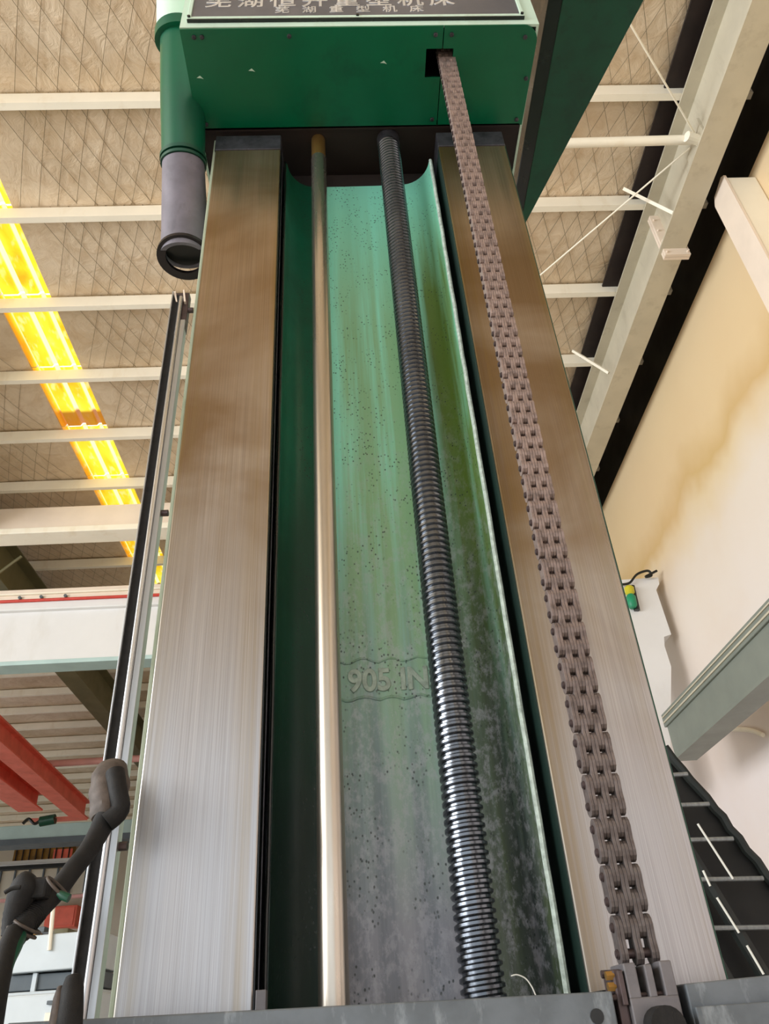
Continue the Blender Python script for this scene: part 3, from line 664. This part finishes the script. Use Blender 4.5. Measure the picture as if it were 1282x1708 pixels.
for z_ in (1.632, 1.645):
    bm = bmesh.new(); tube(bm, [(cx-.056, 1.215, z_), (cx-.045, 1.215, z_)], .006, 6); obj('nut', bm, M['bronze'], cv)
bm = bmesh.new(); tube(bm, [(cx, 1.165, 1.584), (cx, 1.2, 1.584)], [.023, .023], 20); obj('retainer', bm, M['rubber'], cv, smooth=True)
bm = bmesh.new(); box(bm, cx-.052, cx+.043, 1.26, 1.36, 1.5, 1.63); obj('back_block', bm, M['black'], cv)

# front bars of the crossrail
r = empty('crossrail_bar', (0, 1.2, 1.5), 'long worn grey steel bar along the bottom edge, left of clevis', 'bar')
bm = bmesh.new(); prism(bm, [(-.47, 1.2, 1.50), (.326, 1.2, 1.50), (.326, 1.2, 1.627), (-.36, 1.2, 1.6365), (-.47, 1.2, 1.638)], (0, .16, 0), .002); obj('bar_body', bm, M['bar'], r)
bm = bmesh.new(); tube(bm, [(.3, 1.1985, 1.6), (.3, 1.2005, 1.6)], .009, 16); obj('bolt_hole', bm, M['black'], r)
r = empty('crossrail_bar', (.6, 1.2, 1.5), 'worn grey steel bar at the bottom right, right of clevis', 'bar')
bm = bmesh.new(); prism(bm, [(.4265, 1.2, 1.5), (.75, 1.2, 1.5), (.75, 1.2, 1.6375), (.4265, 1.2, 1.6295)], (0, .12, 0), .002); obj('bar_body', bm, M['bar'], r)
bm = bmesh.new(); box(bm, .4275, .75, 1.185, 1.2, 1.5, 1.603, .002); obj('lower_strip', bm, M['bar'], r)
p = at(437, 1668, Y=1.42)
bm = bmesh.new(); box(bm, p.x-.008, p.x+.008, 1.40, 1.425, 1.55, 1.665, .001); obj('steel_block', bm, M['clevis'], label='tiny square steel block at the foot of the left guideway edge', cat='block')
bm = bmesh.new(); tube(bm, spline([at(x, y, Y=1.4) for x, y in ((852, 1628), (862, 1626), (876, 1632), (886, 1645), (893, 1660))]), .0011, 6)
obj('loose_wire', bm, M['wire'], label='thin white curled wire at the foot of the screw', cat='wire', smooth=True)

# tilted exhaust duct left of housing
ed = empty('exhaust_duct', (-.47, 1.35, 3.6), 'green duct with lilac grey open pipe below the housing, upper left', 'duct')
A = Vector((-.520, 1.29, 4.52)); B = Vector((-.507, 1.605, 3.735)); d = B-A
Cc = A+d*.56
bm = bmesh.new(); tube(bm, [A+d*.012, A-d*.03, A-d*.033], [.094, .094, .09], 44); obj('round_flange', bm, M['duct'], ed, smooth=True)
bm = bmesh.new(); tube(bm, [A-d*.035, A-d*.5], .088, 40); obj('upper_housing', bm, M['mint'], ed, smooth=True, label='pale mint housing above the flange')
bm = bmesh.new(); tube(bm, [A+d*.01, A+d*.3, Cc], [.076, .076, .072], 36); obj('green_tube', bm, M['duct'], ed, smooth=True)
bm = bmesh.new(); tube(bm, [Cc-d*.005, Cc+d*.01], .078, 36); tube(bm, [Cc+d*.018, Cc+d*.03], .076, 36); obj('clamp_flange', bm, M['green_dk'], ed, smooth=True)
def hollow(path, ros, ris, seg=40):
    b = bmesh.new(); o_ = tube(b, path, ros, seg, False); i_ = tube(b, path, ris, seg, False)
    for a_, c_ in ((o_[0], i_[0]), (o_[-1], i_[-1])):
        for k in range(seg): b.faces.new([a_[k], a_[(k+1) % seg], c_[(k+1) % seg], c_[k]])
    return b
obj('grey_pipe', hollow([Cc+d*.03, B+Vector((0, -.03, .09)), B+Vector((0, 0, .012))], [.070, .076, .078], [.06, .062, .062]), M['pipe'], ed, smooth=True)
obj('end_ring', hollow([B+Vector((0, 0, .012)), B], [.0885, .0885], [.060, .060]), M['pipe_ring'], ed, smooth=True)
bm = bmesh.new(); tube(bm, [B+Vector((0, -.004, .02)), B+Vector((0, -.005, .024))], .0605, 30); obj('inner_shade_disc', bm, M['black'], ed)  # black disc standing in for the darkness inside the open pipe

# connecting beam high at right
cb = empty('connecting_beam', (1.1, 1.5, 5.2), 'massive dark green tapered machine beam overhead, right of the housing', 'machine beam')
bm = bmesh.new(); prism(bm, [(1.0, .2, 5.2), (1.0, 2.62, 5.2), (1.732, .2, 5.2)], (0, 0, .8), .003); obj('beam_body', bm, M['green_dk'], cb)
bm = bmesh.new(); prism(bm, [(1.0, .2, 5.198), (.947, .2, 5.235), (.947, .2, 6.0), (1.0, .2, 6.0)], (0, 2.42, 0), .004); obj('side_lip', bm, M['black'], cb, label='nearly black left side lip')

# linear scale rail
lr = empty('scale_rail', (-.45, 1.45, 1.5), 'upright linear scale rail with silver tube left of the column', 'rail')
ZR = 3.37
bm = bmesh.new(); box(bm, -.4755, -.4725, 1.44, 1.472, 1.0, ZR, .0006); obj('front_lip', bm, M['alu'], lr, label='thin bright left lip')
bm = bmesh.new(); box(bm, -.4725, -.456, 1.447, 1.475, 1.0, ZR-.01); obj('channel', bm, M['rubber'], lr, label='dark brown channel')
bm = bmesh.new(); tube(bm, [(-.4505, 1.447, 1.0), (-.4505, 1.447, ZR-.02)], .0055, 20); obj('guide_tube', bm, M['tube'], lr, smooth=True, label='shiny silver tube')
bm = bmesh.new(); box(bm, -.4560, -.4450, 1.458, 1.475, 1.0, ZR-.02); obj('slot', bm, M['rubber'], lr)
bm = bmesh.new(); box(bm, -.4450, -.432, 1.449, 1.475, 1.0, ZR-.11, .0008); obj('cover_strip', bm, M['alu'], lr, label='flat grey aluminium cover strip')
bm = bmesh.new(); box(bm, -.4748, -.431, 1.455, 1.48, ZR-.14, ZR+.01, .002); obj('end_cap', bm, M['chain_pin'], lr)
bm = bmesh.new(); prism(bm, [(-.475, 1.445, ZR+.004), (-.468, 1.445, ZR+.004), (-.459, 1.445, ZR-.04), (-.463, 1.445, ZR-.04)], (0, .01, 0)); prism(bm, [(-.448, 1.445, ZR+.01), (-.444, 1.445, ZR+.01), (-.436, 1.445, ZR-.04), (-.441, 1.445, ZR-.04)], (0, .01, 0)); obj('end_clip', bm, M['pinkwhite'], lr)
for z_ in (3.315, 2.62, 1.9):
    bm = bmesh.new(); tube(bm, [(-.432, 1.465, z_), (-.418, 1.465, z_)], .008, 10); obj('mounting_bolt', bm, M['chain_pin'], lr, smooth=True)

# sensor cable
sc = empty('sensor_cable', tuple(at(180, 1330, Y=1.36)), 'black sensor cable with taped head and plug in lower left corner', 'cable')
hd = [at(x, y, Y=Y_) for x, y, Y_ in ((186, 1286, 1.40), (184, 1300, 1.37), (182, 1325, 1.35), (178, 1350, 1.34), (172, 1368, 1.33))]
bm = bmesh.new(); tube(bm, spline(hd, 4), [.016, .024, .029, .031, .032, .0325, .033, .033, .0325, .032, .031, .030, .028, .026, .024, .021, .018][:17], 20)
for v in bm.verts: v.co += Vector((math.sin(v.co.z*190+v.co.x*90), math.cos(v.co.x*150+v.co.z*70), math.sin(v.co.y*160)))*.0016
obj('sensor_head', bm, M['taupe'], sc, smooth=True, label='dusty taupe cable head')
bm = bmesh.new(); tube(bm, spline([at(x, y, Y=Y_) for x, y, Y_ in ((192, 1288, 1.335), (196, 1318, 1.325), (200, 1350, 1.325), (178, 1372, 1.32))], 4), [.016]*13, 14); obj('tape_wrap', bm, M['rubber'], sc, smooth=True)
mid = spline([at(x, y, Y=Y_) for x, y, Y_ in ((176, 1364, 1.33), (164, 1390, 1.32), (146, 1420, 1.3), (122, 1450, 1.28), (98, 1482, 1.26), (70, 1512, 1.24), (44, 1540, 1.22), (24, 1566, 1.2))], 5)
bm = bmesh.new(); tube(bm, mid, [.018-.003*min(1, i/12) for i in range(len(mid))], 16); obj('cable', bm, M['rubber'], sc, smooth=True)
bm = bmesh.new()
for i in range(12): 
    p = at(60, 1520, Y=1.235).lerp(at(34, 1552, Y=1.215), i/11); q = at(60, 1520, Y=1.235).lerp(at(34, 1552, Y=1.215), (i+.45)/11); tube(bm, [p, q], .0175, 14)
obj('strain_relief', bm, M['rubber'], sc, smooth=True)
bm = bmesh.new(); tube(bm, spline([at(x, y, Y=1.22) for x, y in ((60, 1464), (44, 1480), (30, 1508), (22, 1535), (18, 1560))], 5), [.008, .014, .018, .020, .021, .0215, .0215, .021, .020, .019, .018, .017, .016, .016, .015, .015, .014, .014, .013, .013, .013][:21], 14); obj('plug', bm, M['rubber'], sc, smooth=True)
bm = bmesh.new(); a_ = at(34, 1470, Y=1.215); b_ = at(78, 1490, Y=1.215); box(bm, a_.x, b_.x, 1.21, 1.235, b_.z-.006, a_.z+.004, .004); obj('plug_latch', bm, M['rubber'], sc)
bm = bmesh.new(); tube(bm, spline([at(x, y, Y=1.18) for x, y in ((8, 1489), (20, 1482), (34, 1480))], 4), .003, 8); obj('latch_lever', bm, M['rubber'], sc)
for (x, y, x2, y2) in ((12, 1546, 44, 1560), (24, 1536, 52, 1552), (78, 1464, 102, 1492)):
    c_ = (at(x, y, Y=1.2)+at(x2, y2, Y=1.2))/2; ax = (at(x, y, Y=1.2)-at(x2, y2, Y=1.2)); rad = ax.length/2*1.25; ax.normalize()
    nn = Vector((0, -1, 0)); bm = bmesh.new(); pts = []
    for k in range(21):
        t = 2*math.pi*k/20; pts.append(c_+Vector((0, .018, 0))+ax*rad*math.cos(t)+nn*(.026)*math.sin(t))
    tube(bm, pts, .0022, 8); obj('cable_tie', bm, M['taupe'], sc, label='pale brown tie', smooth=True)
bm = bmesh.new(); p = at(104, 1494, Y=1.2); tube(bm, [p+Vector((-.006, 0, .004)), p, p+Vector((.01, 0, -.004))], [.004, .006, .006], 10); obj('tie_knot', bm, M['green_dk'], sc, smooth=True)
lo = spline([at(x, y, Y=Y_) for x, y, Y_ in ((24, 1556, 1.2), (15, 1578, 1.18), (6, 1606, 1.16), (-4, 1650, 1.14), (-16, 1720, 1.1), (-30, 1800, 1.05))], 5)
bm = bmesh.new(); tube(bm, lo, .0135, 14); obj('lower_cable', bm, M['rubber'], sc, smooth=True)
bm = bmesh.new(); tube(bm, spline([at(x, y, Y=Y_) for x, y, Y_ in ((36, 1560, 1.2), (28, 1580, 1.18), (15, 1608, 1.16), (4, 1650, 1.14), (-8, 1720, 1.1))], 5), .007, 12); obj('lower_cable', bm, M['green_dk'], sc, smooth=True)
# black rounded lever in front of the rail
bl = empty('lever_handle', tuple(at(122, 1690, Y=1.25)), 'black rounded lever handle low in front of the rail', 'handle')
pts = [at(123, 1624, Y=1.14), at(123, 1630, Y=1.14), at(121, 1648, Y=1.135), at(117, 1690, Y=1.13), at(112, 1730, Y=1.125), at(104, 1800, Y=1.12)]
bm = bmesh.new(); tube(bm, pts, [.003, .010, .0135, .0155, .017, .017], 20); obj('grip', bm, M['rubber'], bl, smooth=True)
bm = bmesh.new(); tube(bm, [p+Vector((-.0135, -.004, -.010)) for p in pts[1:]], [.004, .007, .009, .010, .010], 14); obj('grey_edge', bm, M['taupe'], bl, smooth=True)
# repeats share a group
for base, g in (('tie_rod', 'roof bracing tie rods'), ('fly_brace', 'short angle braces under the roof'), ('crane_beam', 'red crane beams'), ('crossrail_bar', 'grey bars along the bottom edge'), ('roof_rafter', 'roof rafters'), ('crane_girder', 'overhead crane girders')):
    for o in bpy.data.objects:
        if o.name.split('.')[0] == base and o.parent is None: o['group'] = g
